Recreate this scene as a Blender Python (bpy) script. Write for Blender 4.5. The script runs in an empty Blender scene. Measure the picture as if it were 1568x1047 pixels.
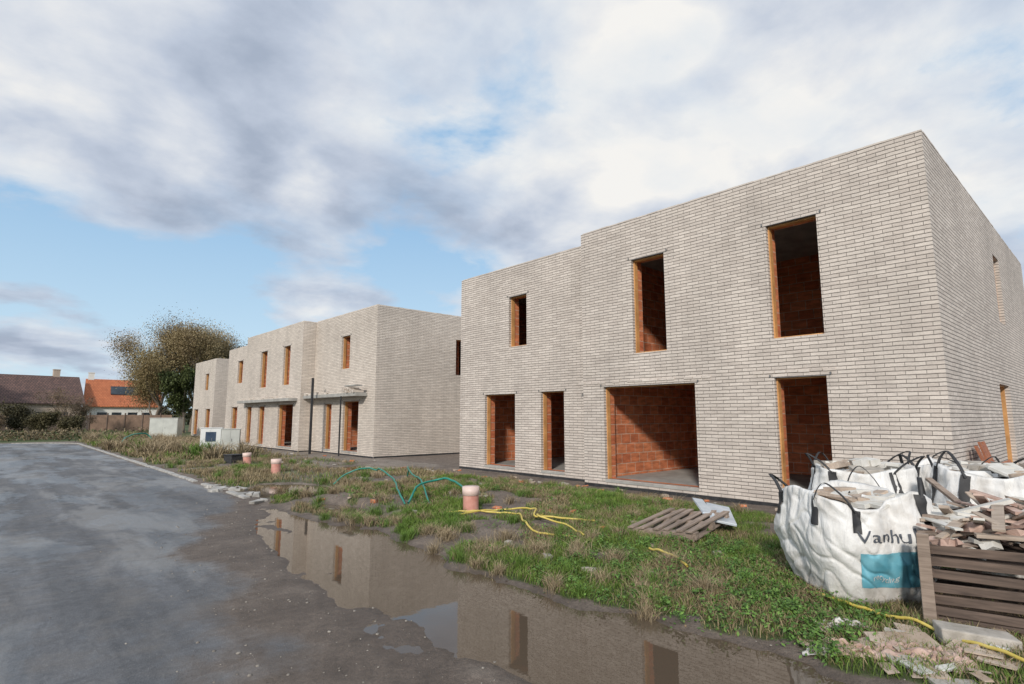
import bpy, bmesh, math, random
import numpy as np
from mathutils import Vector, Matrix, noise as mnoise
random.seed(7); rng=np.random.default_rng(11)
R=math.radians
scene=bpy.context.scene

# ------------------------------------------------------------------ helpers
def link(o,parent=None):
    scene.collection.objects.link(o)
    if parent is not None: o.parent=parent
    return o
def empty(name,loc=(0,0,0)):
    e=bpy.data.objects.new(name,None); e.location=loc; e.empty_display_size=.3
    return link(e)
class MB:
    def __init__(s): s.v=[];s.f=[];s.m=[];s.uv=[]
    def face(s,pts,m=0,uv=None):
        n=len(s.v); s.v.extend([tuple(p) for p in pts]); s.f.append(tuple(range(n,n+len(pts)))); s.m.append(m)
        s.uv.extend(uv if uv else [(p[0]+p[1],p[2]) for p in pts])
    def box(s,c,sz,m=0,rot=None,jit=0,one=False):
        M=rot if rot is not None else Matrix.Identity(3)
        hx,hy,hz=sz[0]/2,sz[1]/2,sz[2]/2
        P=[]
        for dx,dy,dz in ((-1,-1,-1),(1,-1,-1),(1,1,-1),(-1,1,-1),(-1,-1,1),(1,-1,1),(1,1,1),(-1,1,1)):
            q=M@Vector((dx*hx+random.uniform(-jit,jit),dy*hy+random.uniform(-jit,jit),dz*hz+random.uniform(-jit,jit)))+Vector(c); P.append(q)
        L=[(-hx,-hy,-hz),(hx,-hy,-hz),(hx,hy,-hz),(-hx,hy,-hz),(-hx,-hy,hz),(hx,-hy,hz),(hx,hy,hz),(-hx,hy,hz)]
        if one: # a single brick : sample the middle of one brick of the pattern
            k=random.randint(0,40)*2+1; u0=random.randint(0,60)*.29+.145; v0=k*.07+.035
        for f in ((0,3,2,1),(4,5,6,7),(0,1,5,4),(1,2,6,5),(2,3,7,6),(3,0,4,7)):
            if one: uv=[(u0-.02,v0-.004),(u0+.02,v0-.004),(u0+.02,v0+.004),(u0-.02,v0+.004)]
            else: uv=[(L[i][0]+L[i][1]*.5,L[i][2]+L[i][1]) for i in f]
            s.face([P[i] for i in f],m,uv)
    def build(s,name,mats,parent=None,smooth=False,bevel=0):
        me=bpy.data.meshes.new(name); me.from_pydata(s.v,[],s.f); 
        for m in mats: me.materials.append(m)
        me.polygons.foreach_set('material_index',s.m)
        uvl=me.uv_layers.new(name='UVMap'); uvl.data.foreach_set('uv',[c for u in s.uv for c in u])
        if smooth: me.polygons.foreach_set('use_smooth',[True]*len(s.f))
        me.update()
        o=bpy.data.objects.new(name,me); link(o,parent)
        if bevel:
            bm=bmesh.new(); bm.from_mesh(me); bmesh.ops.remove_doubles(bm,verts=bm.verts,dist=1e-5); bm.to_mesh(me); bm.free()
            b=o.modifiers.new('b','BEVEL'); b.width=bevel; b.segments=2; b.limit_method='ANGLE'
        return o
def nmesh(name,V,F,mats,parent=None,smooth=False,cols=None):
    me=bpy.data.meshes.new(name)
    V=np.asarray(V,dtype=np.float32); F=np.asarray(F,dtype=np.int32)
    k=F.shape[1]
    me.vertices.add(len(V)); me.vertices.foreach_set('co',V.ravel())
    me.loops.add(F.size); me.loops.foreach_set('vertex_index',F.ravel())
    me.polygons.add(len(F)); me.polygons.foreach_set('loop_start',np.arange(0,F.size,k,dtype=np.int32))
    me.polygons.foreach_set('loop_total',np.full(len(F),k,dtype=np.int32))
    if cols is not None:
        a=me.color_attributes.new(name='Col',type='FLOAT_COLOR',domain='POINT')
        c=np.ones((len(V),4),dtype=np.float32); c[:,:cols.shape[1]]=cols; a.data.foreach_set('color',c.ravel())
    for m in mats: me.materials.append(m)
    me.update(calc_edges=True); me.validate()
    if smooth: me.polygons.foreach_set('use_smooth',[True]*len(me.polygons))
    o=bpy.data.objects.new(name,me); link(o,parent); return o

def newmat(name):
    m=bpy.data.materials.new(name); m.use_nodes=True
    nt=m.node_tree; b=nt.nodes['Principled BSDF']; return m,nt,b
def noise(nt,vec,scale,detail=5,rough=.55,dist=0):
    n=nt.nodes.new('ShaderNodeTexNoise'); n.inputs['Scale'].default_value=scale; n.inputs['Detail'].default_value=detail
    n.inputs['Roughness'].default_value=rough; n.inputs['Distortion'].default_value=dist
    if vec is not None: nt.links.new(vec,n.inputs['Vector'])
    return n.outputs['Fac']
def ramp(nt,fac,stops):
    n=nt.nodes.new('ShaderNodeValToRGB'); nt.links.new(fac,n.inputs['Fac'])
    e=n.color_ramp.elements
    while len(e)<len(stops): e.new(.5)
    for i,(p,c) in enumerate(stops):
        e[i].position=p
        if not hasattr(c,'__len__'): c=(c,c,c)
        e[i].color=(*c,1)
    return n.outputs['Color']
def mix(nt,fac,a,b,mode='MIX'):
    n=nt.nodes.new('ShaderNodeMix'); n.data_type='RGBA'; n.blend_type=mode
    for s,v in ((n.inputs[0],fac),(n.inputs[6],a),(n.inputs[7],b)):
        if isinstance(v,(int,float)): s.default_value=v if s.type=='VALUE' else (v,v,v,1)
        elif isinstance(v,tuple): s.default_value=(*v,1)
        else: nt.links.new(v,s)
    return n.outputs[2]
def math_(nt,op,a,b=None,clamp=False):
    n=nt.nodes.new('ShaderNodeMath'); n.operation=op; n.use_clamp=clamp
    for i,v in enumerate((a,b)):
        if v is None: continue
        if isinstance(v,(int,float)): n.inputs[i].default_value=v
        else: nt.links.new(v,n.inputs[i])
    return n.outputs[0]
def bump(nt,b,h,strength=.5,dist=.01):
    n=nt.nodes.new('ShaderNodeBump'); n.inputs['Strength'].default_value=strength; n.inputs['Distance'].default_value=dist
    nt.links.new(h,n.inputs['Height']); nt.links.new(n.outputs[0],b.inputs['Normal'])
def objco(nt): return nt.nodes.new('ShaderNodeTexCoord').outputs['Object']
def mapped(nt,v,sc):
    mp=nt.nodes.new('ShaderNodeMapping'); mp.inputs['Scale'].default_value=sc; nt.links.new(v,mp.inputs['Vector']); return mp.outputs[0]
def simple(name,c1,c2,scale=6,rough=.7,bs=.2,metal=0,stops=(.35,.65)):
    m,nt,b=newmat(name); v=objco(nt); f=noise(nt,v,scale,6)
    nt.links.new(ramp(nt,f,[(stops[0],c1),(stops[1],c2)]),b.inputs['Base Color'])
    b.inputs['Roughness'].default_value=rough; b.inputs['Metallic'].default_value=metal
    if bs: bump(nt,b,noise(nt,v,scale*8,4),bs,.01)
    return m
def vmath(nt,op,a,b=None,scale=None):
    n=nt.nodes.new('ShaderNodeVectorMath'); n.operation=op
    for i,v in enumerate((a,b)):
        if v is None: continue
        if isinstance(v,tuple): n.inputs[i].default_value=v
        else: nt.links.new(v,n.inputs[i])
    if scale is not None: n.inputs['Scale'].default_value=scale
    return n.outputs[0]

# ------------------------------------------------------------------ materials
def brickmat(name,c1,c2,cm,w,h,ms,rough=.85,bumpd=.012,stain=(.87,1.05),ustretch=1.0,var=(.90,1.08)):
    m,nt,b=newmat(name)
    uv=nt.nodes.new('ShaderNodeTexCoord').outputs['UV']
    def wob(s,a):
        wn=nt.nodes.new('ShaderNodeTexNoise'); wn.inputs['Scale'].default_value=s; nt.links.new(uv,wn.inputs['Vector'])
        return vmath(nt,'SCALE',vmath(nt,'SUBTRACT',wn.outputs['Color'],(.5,.5,.5)),None,a)
    u2=vmath(nt,'ADD',vmath(nt,'ADD',uv,wob(1.3,.022)),wob(9,.012))
    u2=vmath(nt,'MULTIPLY',u2,(ustretch,1,1))
    br=nt.nodes.new('ShaderNodeTexBrick'); nt.links.new(u2,br.inputs['Vector'])
    br.inputs['Scale'].default_value=1; br.inputs['Brick Width'].default_value=w*ustretch; br.inputs['Row Height'].default_value=h
    br.inputs['Mortar Size'].default_value=ms; br.inputs['Mortar Smooth'].default_value=.3; br.inputs['Bias'].default_value=-.05
    br.inputs['Color1'].default_value=(*c1,1); br.inputs['Color2'].default_value=(*c2,1); br.inputs['Mortar'].default_value=(*cm,1)
    nv=vmath(nt,'MULTIPLY',uv,(3.2,13.0,1)); tone=noise(nt,nv,1,2,.5)
    big=noise(nt,uv,.45,5,.6); fine=noise(nt,uv,34,4,.6)
    streak=noise(nt,vmath(nt,'MULTIPLY',uv,(1.6,.22,1)),1,5,.6)
    c=mix(nt,1,br.outputs['Color'],ramp(nt,big,[(.3,stain[0]),(.7,stain[1])]),'MULTIPLY')
    c=mix(nt,1,c,ramp(nt,streak,[(.35,.92),(.6,1.03)]),'MULTIPLY')
    c=mix(nt,1,c,ramp(nt,fine,[(.25,.88),(.75,1.10)]),'MULTIPLY')
    c=mix(nt,1,c,ramp(nt,tone,[(.3,var[0]),(.7,var[1])]),'MULTIPLY')
    nt.links.new(c,b.inputs['Base Color']); b.inputs['Roughness'].default_value=rough
    hgt=math_(nt,'SUBTRACT',math_(nt,'ADD',math_(nt,'MULTIPLY',fine,.3),math_(nt,'MULTIPLY',tone,.5)),br.outputs['Fac'])
    bump(nt,b,hgt,.9,bumpd)
    return m
M_brick=brickmat('pale_brick',(.70,.625,.56),(.58,.51,.455),(.19,.165,.145),.29,.070,.0078,ustretch=2.2)
M_brick2=brickmat('cream_brick',(.72,.64,.56),(.62,.545,.475),(.25,.22,.19),.29,.070,.0065,ustretch=2.2)
M_terra=brickmat('terracotta_block',(.70,.25,.115),(.50,.14,.06),(.64,.44,.33),.38,.25,.010,bumpd=.004,var=(.7,1.25))
def wood(name,c1,c2,rough=.7,sx=3,sy=40):
    m,nt,b=newmat(name); v=objco(nt)
    f=noise(nt,mapped(nt,v,(sx,sy,sy)),1,6,.6,1.0); f2=noise(nt,v,2.5,3)
    c=ramp(nt,f,[(.3,c1),(.7,c2)]); c=mix(nt,1,c,ramp(nt,f2,[(.3,.7),(.7,1.15)]),'MULTIPLY')
    nt.links.new(c,b.inputs['Base Color']); b.inputs['Roughness'].default_value=rough; bump(nt,b,f,.4,.004); return m
M_frame=wood('orange_timber_lining',(.56,.27,.09),(.70,.38,.15),.6)
M_oldwood=wood('weathered_wood',(.20,.15,.115),(.42,.33,.27),.85,2,25)
M_darkwood=wood('dark_wet_wood',(.065,.045,.036),(.19,.135,.105),.8,2,25)
M_newwood=wood('raw_plank',(.36,.28,.22),(.56,.46,.37),.8,2,25)
M_conc=simple('concrete',(.30,.29,.27),(.42,.41,.38),3,.85)
M_kerb=simple('kerb_concrete',(.28,.27,.25),(.50,.48,.45),4,.85)
M_white=simple('white_coated_metal',(.62,.63,.62),(.72,.73,.72),2,.45,.05)
M_grey=simple('grey_coated_metal',(.44,.45,.42),(.54,.55,.51),2,.5,.05)
M_dark=simple('dark_rubber',(.02,.02,.022),(.04,.04,.042),9,.6)
M_steel=simple('steel',(.16,.16,.165),(.26,.26,.26),9,.5,.1,.5)
M_glassy=simple('display_panel',(.03,.05,.09),(.06,.09,.14),3,.15,0)
M_pink=simple('salmon_pvc',(.56,.25,.20),(.70,.38,.31),5,.5,.05)
M_pinkcap=simple('pale_pvc_rim',(.66,.48,.43),(.74,.58,.52),5,.5,.05)
M_hoseg=simple('green_hose',(.01,.17,.13),(.02,.26,.19),5,.35,0)
M_hosey=simple('yellow_hose',(.55,.42,.08),(.70,.56,.16),5,.5,0)
M_cloth=simple('pink_cloth',(.34,.22,.175),(.60,.44,.37),7,.9,.4)
M_card=simple('cardboard',(.36,.27,.20),(.55,.45,.36),5,.9,.3)
M_stone=simple('rubble_stone',(.15,.13,.11),(.34,.31,.27),12,.9,.5)
M_slabst=simple('slab_stone',(.32,.29,.25),(.48,.44,.39),9,.9,.5)
M_mineral=simple('insulation_board',(.52,.50,.45),(.68,.66,.62),6,.85,.3)
M_sheet=simple('foil_sheet',(.48,.55,.62),(.66,.71,.76),5,.35,.1,.2)
M_blueprint,ntb,bb=newmat('blue_bag_print')
vb=objco(ntb); ntb.links.new(ramp(ntb,noise(ntb,vb,7,5),[(.35,(.10,.34,.44)),(.65,(.20,.48,.58))]),bb.inputs['Base Color']); bb.inputs['Roughness'].default_value=.5
M_text=simple('bag_print_ink',(.05,.06,.08),(.10,.11,.13),12,.6,0)
M_bag,nt,b=newmat('woven_polypropylene'); v=objco(nt)
c=ramp(nt,noise(nt,v,3.5,6,.6),[(.28,(.54,.51,.47)),(.5,(.75,.74,.72)),(.8,(.83,.83,.82))])
sz=nt.nodes.new('ShaderNodeSeparateXYZ'); nt.links.new(v,sz.inputs[0])
dirt=math_(nt,'MULTIPLY',ramp(nt,sz.outputs[2],[(0.0,1),(.45,0)]),ramp(nt,noise(nt,v,6,6,.65),[(.35,.1),(.7,.8)]))
c=mix(nt,dirt,c,(.34,.29,.24))
nt.links.new(c,b.inputs['Base Color']); b.inputs['Roughness'].default_value=.5
hh=math_(nt,'ADD',noise(nt,mapped(nt,v,(1,1,.35)),9,5,.6,1.2),math_(nt,'MULTIPLY',noise(nt,v,60,3),.15))
bump(nt,b,hh,.7,.025)
def foliage(name,rough=.6):
    m,nt,b=newmat(name); a=nt.nodes.new('ShaderNodeVertexColor'); a.layer_name='Col'
    nt.links.new(a.outputs['Color'],b.inputs['Base Color']); b.inputs['Roughness'].default_value=rough
    b.inputs['Specular IOR Level'].default_value=.25
    return m
M_leaf=foliage('foliage'); M_grassb=foliage('grass_blades')
M_bark=simple('bark',(.13,.10,.075),(.23,.19,.15),14,.9,.5)

# ------------------------------------------------------------------ terrain
_g={}
def vnoise(x,y,s,seed=0,oct=4):
    out=np.zeros_like(x,dtype=float); amp=1;tot=0
    for o in range(oct):
        kk=seed+o*17
        if kk not in _g: _g[kk]=np.random.default_rng(kk).random((256,256))
        g=_g[kk]
        X=x*s; Y=y*s; xi=np.floor(X).astype(int); yi=np.floor(Y).astype(int); fx=X-xi; fy=Y-yi
        fx=fx*fx*(3-2*fx); fy=fy*fy*(3-2*fy)
        a=g[xi%256,yi%256];b_=g[(xi+1)%256,yi%256];c_=g[xi%256,(yi+1)%256];d=g[(xi+1)%256,(yi+1)%256]
        out+=amp*((a*(1-fx)+b_*fx)*(1-fy)+(c_*(1-fx)+d*fx)*fy); tot+=amp; amp*=.5; s*=2.03
    return out/tot
def ss(a,b,x): t=np.clip((x-a)/(b-a),0,1); return t*t*(3-2*t)
LY=[-1,1.0,2.7,3.0,3.4,4.4,5.5,7.1,9.5,11.4,12.2]; LX=[3.0,2.95,2.8,2.75,2.65,2.65,2.7,2.9,3.45,3.9,4.2]
RY=[-1,1.4,1.9,2.3,3.1,3.6,3.9,4.8,5.4,6.1,7.1,8.4,9.3,11.4,12.2]; RX=[4.0,4.1,4.3,4.2,4.15,4.0,4.05,4.0,4.0,4.2,4.3,4.3,4.1,3.95,4.1]
WATER=-.014
def edge(y): return np.interp(y,[-5,0,3.5,5.1,8.5,12.7,44,46,47.5,49],[1.5,1.6,1.8,2.0,2.45,3.98,3.93,3.2,1.5,-2])
def height(x,y):
    n1=vnoise(x,y,1.1,3); n2=vnoise(x,y,4.5,9,3)
    e=edge(y)
    wob=(vnoise(x,y,1.7,21)-.5)*.5; wob2=(vnoise(x,y,7.0,27,3)-.5)*.16
    dl=x-np.interp(y,LY,LX)+wob*.9+wob2*1.5; dr=np.interp(y,RY,RX)-x+wob+wob2
    lowr=.35+.65*ss(2.6,5.0,y)
    verge=.025+.09*ss(0,1.2,-dr)*(1-ss(8.8,10.6,x))*(1-.6*ss(10,16,y))*lowr+ (n1-.5)*.10*ss(0,1,-dr)*lowr+(n2-.5)*.05*ss(0,.5,-dr)
    verge=np.where(y>12.2, .0+.05*ss(4.1,5.2,x)+(n1-.5)*.07*ss(4.1,5.0,x)+(n2-.5)*.03, verge)
    verge=verge*(1-ss(10.3,11.0,x)*.7)
    z=np.where(x>4.05,verge,0.0)
    basin=-.070*ss(-.40,.65,dl)*ss(-.12,.22,dr)*(1-ss(11.4,12.2,y))
    zz=basin+ss(-.05,.35,-dr)*verge
    z=np.where((y<12.2),zz,z)
    z+= (n2-.5)*.016*ss(-.2,.8,x-e)+(n1-.5)*.006
    z+= .011*np.sin((x-.15*y)*9+3*n1)*ss(.1,.5,x-e)*(1-ss(-.2,.2,-dr))*(y<13)
    for cx,cy,rx,ry in ((5.3,13.4,1.0,1.7),(4.85,9.9,.42,1.6),(9.2,17.5,1.2,1.3)):
        d=np.sqrt(((x-cx)/rx)**2+((y-cy)/ry)**2)+wob*1.4
        w=1-ss(.6,1.25,d); z=z*(1-w)-.06*w
    far=ss(60,300,np.sqrt(x*x+y*y)); z=z*(1-far)
    return z
def axis(segs):
    out=[]
    for a,b_,st in segs: out+=list(np.arange(a,b_,st))
    return np.array(out)
xs=axis([(-2500,-400,300),(-400,-60,40),(-60,-10,5),(-10,0,.5),(0,1.5,.1),(1.5,6,.045),(6,9,.06),(9,12,.15),(12,26,1.0),(26,100,8),(100,400,50),(400,2600,300)])
ys=axis([(-1500,-100,200),(-100,-10,15),(-10,0,.8),(0,6,.045),(6,9,.06),(9,16,.1),(16,32,.25),(32,60,.6),(60,120,5),(120,500,50),(500,3200,300)])
GX,GY=np.meshgrid(xs,ys,indexing='ij'); Z=height(GX,GY)
nx,ny=GX.shape
V=np.stack([GX.ravel(),GY.ravel(),Z.ravel()],1)
idx=np.arange(nx*ny).reshape(nx,ny)
F=np.stack([idx[:-1,:-1],idx[1:,:-1],idx[1:,1:],idx[:-1,1:]],-1).reshape(-1,4)
def gravelmask(x,y):
    n=vnoise(x,y,.9,61,4)
    a=ss(8.6,10.2,x+(n-.5)*3.5)*ss(14.5,17,y)*(1-ss(38,46,y))*(x<11.8)*.75
    b_=ss(4.2,5.4,x+(n-.5)*1.5)*(1-ss(.4,1.0,np.abs((x-7.6)-.35*(y-18)+(n-.5)*3)/2.2))*ss(13,15,y)*(1-ss(24,28,y))*.6
    return np.clip(np.maximum(a,b_),0,1)
def grassmask(x,y):
    n=vnoise(x,y,.8,33,4); n2=vnoise(x,y,2.6,44,3)
    dr=x-np.interp(y,RY,RX)
    g=ss(.0,.4,dr+(n2-.5)*.8)*(1-ss(9.5,10.8,x+(n-.5)*1.4))
    g=g*ss(.33,.48,n+.14*ss(10,2,y)+.28*(n2-.5))
    g*=1-.9*gravelmask(x,y)
    h=height(x,y); g*=ss(-.01,.02,h)
    left=ss(6.2,7.5,-x); far=ss(46,52,y)*.8
    beh=ss(24,30,x)
    return np.clip(np.maximum(np.maximum(g*(x>3.9),left),np.maximum(far*(x<40),beh)),0,1)
gm=grassmask(GX,GY); grv=gravelmask(GX,GY)
eb=.35+.75*(1-ss(10,12.5,GY))
asph=(1-ss(-eb,.30,GX-edge(GY)+(vnoise(GX,GY,1.1,70)-.5)*1.3*eb))*(GX>-7.2)*(GY<60)
wet=ss(.03,-.02,Z)*(GX>1.5)*(GY<14)*(1-asph)
cols=np.stack([asph.ravel(),gm.ravel(),wet.ravel(),grv.ravel()],1)
M_ground,nt,b=newmat('ground_surface'); v=objco(nt)
at=nt.nodes.new('ShaderNodeVertexColor'); at.layer_name='Col'
sep=nt.nodes.new('ShaderNodeSeparateColor'); nt.links.new(at.outputs['Color'],sep.inputs[0])
nA=noise(nt,v,.35,6,.6,.4); nB=noise(nt,v,2.2,7,.65); nC=noise(nt,v,38,5,.7); nD=noise(nt,v,150,3,.75); nE=noise(nt,v,9,6,.7)
track=noise(nt,mapped(nt,v,(2.4,.10,1)),1,5,.6,.2)
asc=ramp(nt,nA,[(.3,(.088,.091,.098)),(.7,(.145,.146,.152))])
asc=mix(nt,1,asc,ramp(nt,nD,[(.3,.45),(.7,1.7)]),'MULTIPLY')
asc=mix(nt,1,asc,ramp(nt,nE,[(.32,.80),(.68,1.20)]),'MULTIPLY')
asc=mix(nt,1,asc,ramp(nt,track,[(.35,.76),(.65,1.22)]),'MULTIPLY')
patch=noise(nt,mapped(nt,v,(1,.30,1)),.9,7,.62,.5)
asc=mix(nt,ramp(nt,patch,[(.50,0),(.58,.65)]),asc,(.27,.265,.26))
vo=nt.nodes.new('ShaderNodeTexVoronoi'); vo.inputs['Scale'].default_value=60; nt.links.new(v,vo.inputs['Vector'])
chip=ramp(nt,vo.outputs['Distance'],[(.12,1),(.28,0)])
chipm=math_(nt,'MULTIPLY',chip,ramp(nt,noise(nt,v,18,2),[(.50,0),(.62,.7)]))
asc=mix(nt,chipm,asc,(.30,.29,.27))
vc=nt.nodes.new('ShaderNodeTexVoronoi'); vc.feature='DISTANCE_TO_EDGE'; vc.inputs['Scale'].default_value=.55
vd=nt.nodes.new('ShaderNodeTexNoise'); vd.inputs['Scale'].default_value=1.5; vd.inputs['Detail'].default_value=6; nt.links.new(v,vd.inputs['Vector'])
nt.links.new(vmath(nt,'ADD',v,vmath(nt,'SCALE',vd.outputs['Color'],None,1.1)),vc.inputs['Vector'])
crk=math_(nt,'MULTIPLY',ramp(nt,vc.outputs['Distance'],[(.0,1),(.007,0)]),ramp(nt,nA,[(.45,0),(.6,.7)]))
asc=mix(nt,crk,asc,(.04,.04,.04))
dust=ramp(nt,nB,[(.46,0),(.72,.5)])
asc=mix(nt,dust,asc,(.21,.19,.17))
mud=ramp(nt,nB,[(.3,(.14,.110,.088)),(.55,(.215,.172,.140)),(.8,(.31,.26,.215))])
mud=mix(nt,1,mud,ramp(nt,nC,[(.25,.62),(.75,1.3)]),'MULTIPLY')
mud=mix(nt,1,mud,ramp(nt,nE,[(.3,.75),(.7,1.2)]),'MULTIPLY')
grc=ramp(nt,nC,[(.3,(.19,.16,.13)),(.7,(.40,.35,.30))])
gvf=math_(nt,'ADD',at.outputs['Alpha'],math_(nt,'MULTIPLY',math_(nt,'SUBTRACT',math_(nt,'ADD',math_(nt,'MULTIPLY',nB,.5),math_(nt,'MULTIPLY',nE,.5)),.5),2.2)); gvf=ramp(nt,gvf,[(.35,0),(.8,.75)])
mud=mix(nt,gvf,mud,grc)
gra=ramp(nt,nC,[(.3,(.045,.058,.02)),(.6,(.09,.12,.035)),(.8,(.15,.135,.07))])
af=math_(nt,'ADD',sep.outputs[0],math_(nt,'MULTIPLY',math_(nt,'SUBTRACT',math_(nt,'ADD',math_(nt,'MULTIPLY',nB,.6),math_(nt,'MULTIPLY',nE,.4)),.5),1.1)); af=ramp(nt,af,[(.30,0),(.70,1)])
gf=math_(nt,'ADD',sep.outputs[1],math_(nt,'MULTIPLY',math_(nt,'SUBTRACT',nC,.5),.6)); gf=ramp(nt,gf,[(.35,0),(.65,1)])
base=mix(nt,gf,mix(nt,af,mud,asc),gra)
wetc=sep.outputs[2]
base=mix(nt,math_(nt,'MULTIPLY',wetc,.85),base,mix(nt,1,base,(.50,.46,.43),'MULTIPLY'))
nt.links.new(base,b.inputs['Base Color'])
damp=ramp(nt,noise(nt,mapped(nt,v,(1,.45,1)),.65,7,.68,.3),[(.48,0),(.54,1)])
damp=math_(nt,'MULTIPLY',damp,math_(nt,'MULTIPLY',af,.9))
rg=math_(nt,'SUBTRACT',.92,math_(nt,'MULTIPLY',af,.12)); rg=math_(nt,'SUBTRACT',rg,math_(nt,'MULTIPLY',damp,.46)); rg=math_(nt,'SUBTRACT',rg,math_(nt,'MULTIPLY',wetc,.38))
rg=math_(nt,'ADD',rg,math_(nt,'MULTIPLY',math_(nt,'SUBTRACT',nC,.5),.3),True)
nt.links.new(rg,b.inputs['Roughness'])
hm=math_(nt,'ADD',math_(nt,'MULTIPLY',nC,1.0),math_(nt,'MULTIPLY',nD,.5)); hm=math_(nt,'ADD',hm,math_(nt,'MULTIPLY',nE,1.2))
hm=math_(nt,'MULTIPLY',hm,math_(nt,'SUBTRACT',1.0,math_(nt,'MULTIPLY',af,.62)))
bump(nt,b,hm,.9,.022)
cx=GX[:-1,:-1].ravel(); cy=GY[:-1,:-1].ravel()
isroad=(cx<edge(cy)+.3)&(cx>-7.2)&(cy>-100)&(cy<52)
def sub(F,mask,name):
    f=F[mask]; u,inv=np.unique(f,return_inverse=True)
    return nmesh(name,V[u],inv.reshape(-1,4),[M_ground],None,True,cols[u])
sub(F,isroad,'road'); sub(F,~isroad,'ground')
M_water,nt,b=newmat('muddy_water'); v=objco(nt)
b.inputs['Base Color'].default_value=(.105,.078,.055,1); b.inputs['Roughness'].default_value=.015; b.inputs['IOR'].default_value=1.45
b.inputs['Specular Tint'].default_value=(1,.92,.82,1)
bump(nt,b,noise(nt,v,7,3),.03,.01)
w=MB()
for (x0,x1,y0,y1) in ((1.9,4.9,-.8,12.3),(4.9001,6.6,8.0,15.4),(4.3,4.9,12.3001,15.4),(7.6,10.6,15.9,19.2)):
    w.face([(x0,y0,WATER),(x1,y0,WATER),(x1,y1,WATER),(x0,y1,WATER)])
w.build('puddle_water',[M_water])
def hz(x,y): return float(height(np.array([float(x)]),np.array([float(y)]))[0])

# ------------------------------------------------------------------ kerb
k=MB(); y=12.6
while y<44:
    L=1.0 if y>18 else random.choice((.5,.8,1.0)); 
    if not(y<17 and random.random()<.15):
        r=Matrix.Rotation(random.uniform(-.02,.02)*(3 if y<18 else 1),3,'Z')
        k.box((4.06+random.uniform(-.015,.015),y+L/2,-.02),(.13,L-.02,.10+random.uniform(0,.03)),0,r,.004)
    y+=L
for i in range(12):
    a=i/12*1.4; k.box((4.06-4*(1-math.cos(a)),44+3.6*math.sin(a),-.02),(.13,.5,.12),0,Matrix.Rotation(a,3,'Z'))
for i in range(16):
    k.box((4.1+random.uniform(-.25,.35),12.3+random.uniform(-.6,3),.02),(random.uniform(.08,.26),random.uniform(.08,.36),.07),0,Matrix.Rotation(random.uniform(0,3),3,'Z'),.02)
k.build('kerb',[M_kerb],bevel=.008)

# ------------------------------------------------------------------ buildings
def wall(mb,P0,d,n,L,z0,z1,ops,m,flip=False,reveal=0,uoff=0):
    us=sorted({0,L}|{o[0] for o in ops}|{o[1] for o in ops}); vs=sorted({z0,z1}|{o[2] for o in ops}|{o[3] for o in ops})
    P0=Vector((P0[0],P0[1],0)); d=Vector(d);n=Vector(n);up=Vector((0,0,1))
    for i in range(len(us)-1):
        for j in range(len(vs)-1):
            cu=(us[i]+us[i+1])/2; cv=(vs[j]+vs[j+1])/2
            if any(o[0]<cu<o[1] and o[2]<cv<o[3] for o in ops): continue
            q=[(us[i],vs[j]),(us[i+1],vs[j]),(us[i+1],vs[j+1]),(us[i],vs[j+1])]
            pts=[P0+d*a+up*b_ for a,b_ in q]; uv=[(a+uoff,b_) for a,b_ in q]
            if flip: pts.reverse(); uv.reverse()
            mb.face(pts,m,uv)
    if reveal:
        for a0,a1,b0,b1 in ops:
            A=[P0+d*a+up*b_ for a,b_ in ((a0,b0),(a1,b0),(a1,b1),(a0,b1))]
            for i in range(4):
                p,q=A[i],A[(i+1)%4]; lu=(q-p).length
                if i%2: uv=[(uoff,p.z),(uoff,q.z),(uoff+reveal,q.z),(uoff+reveal,p.z)]
                else: uv=[(uoff+a0,0),(uoff+a0+lu,0),(uoff+a0+lu,.07),(uoff+a0,.07)]
                mb.face([p,q,q-n*reveal,p-n*reveal],m,uv)
T=.42
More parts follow.
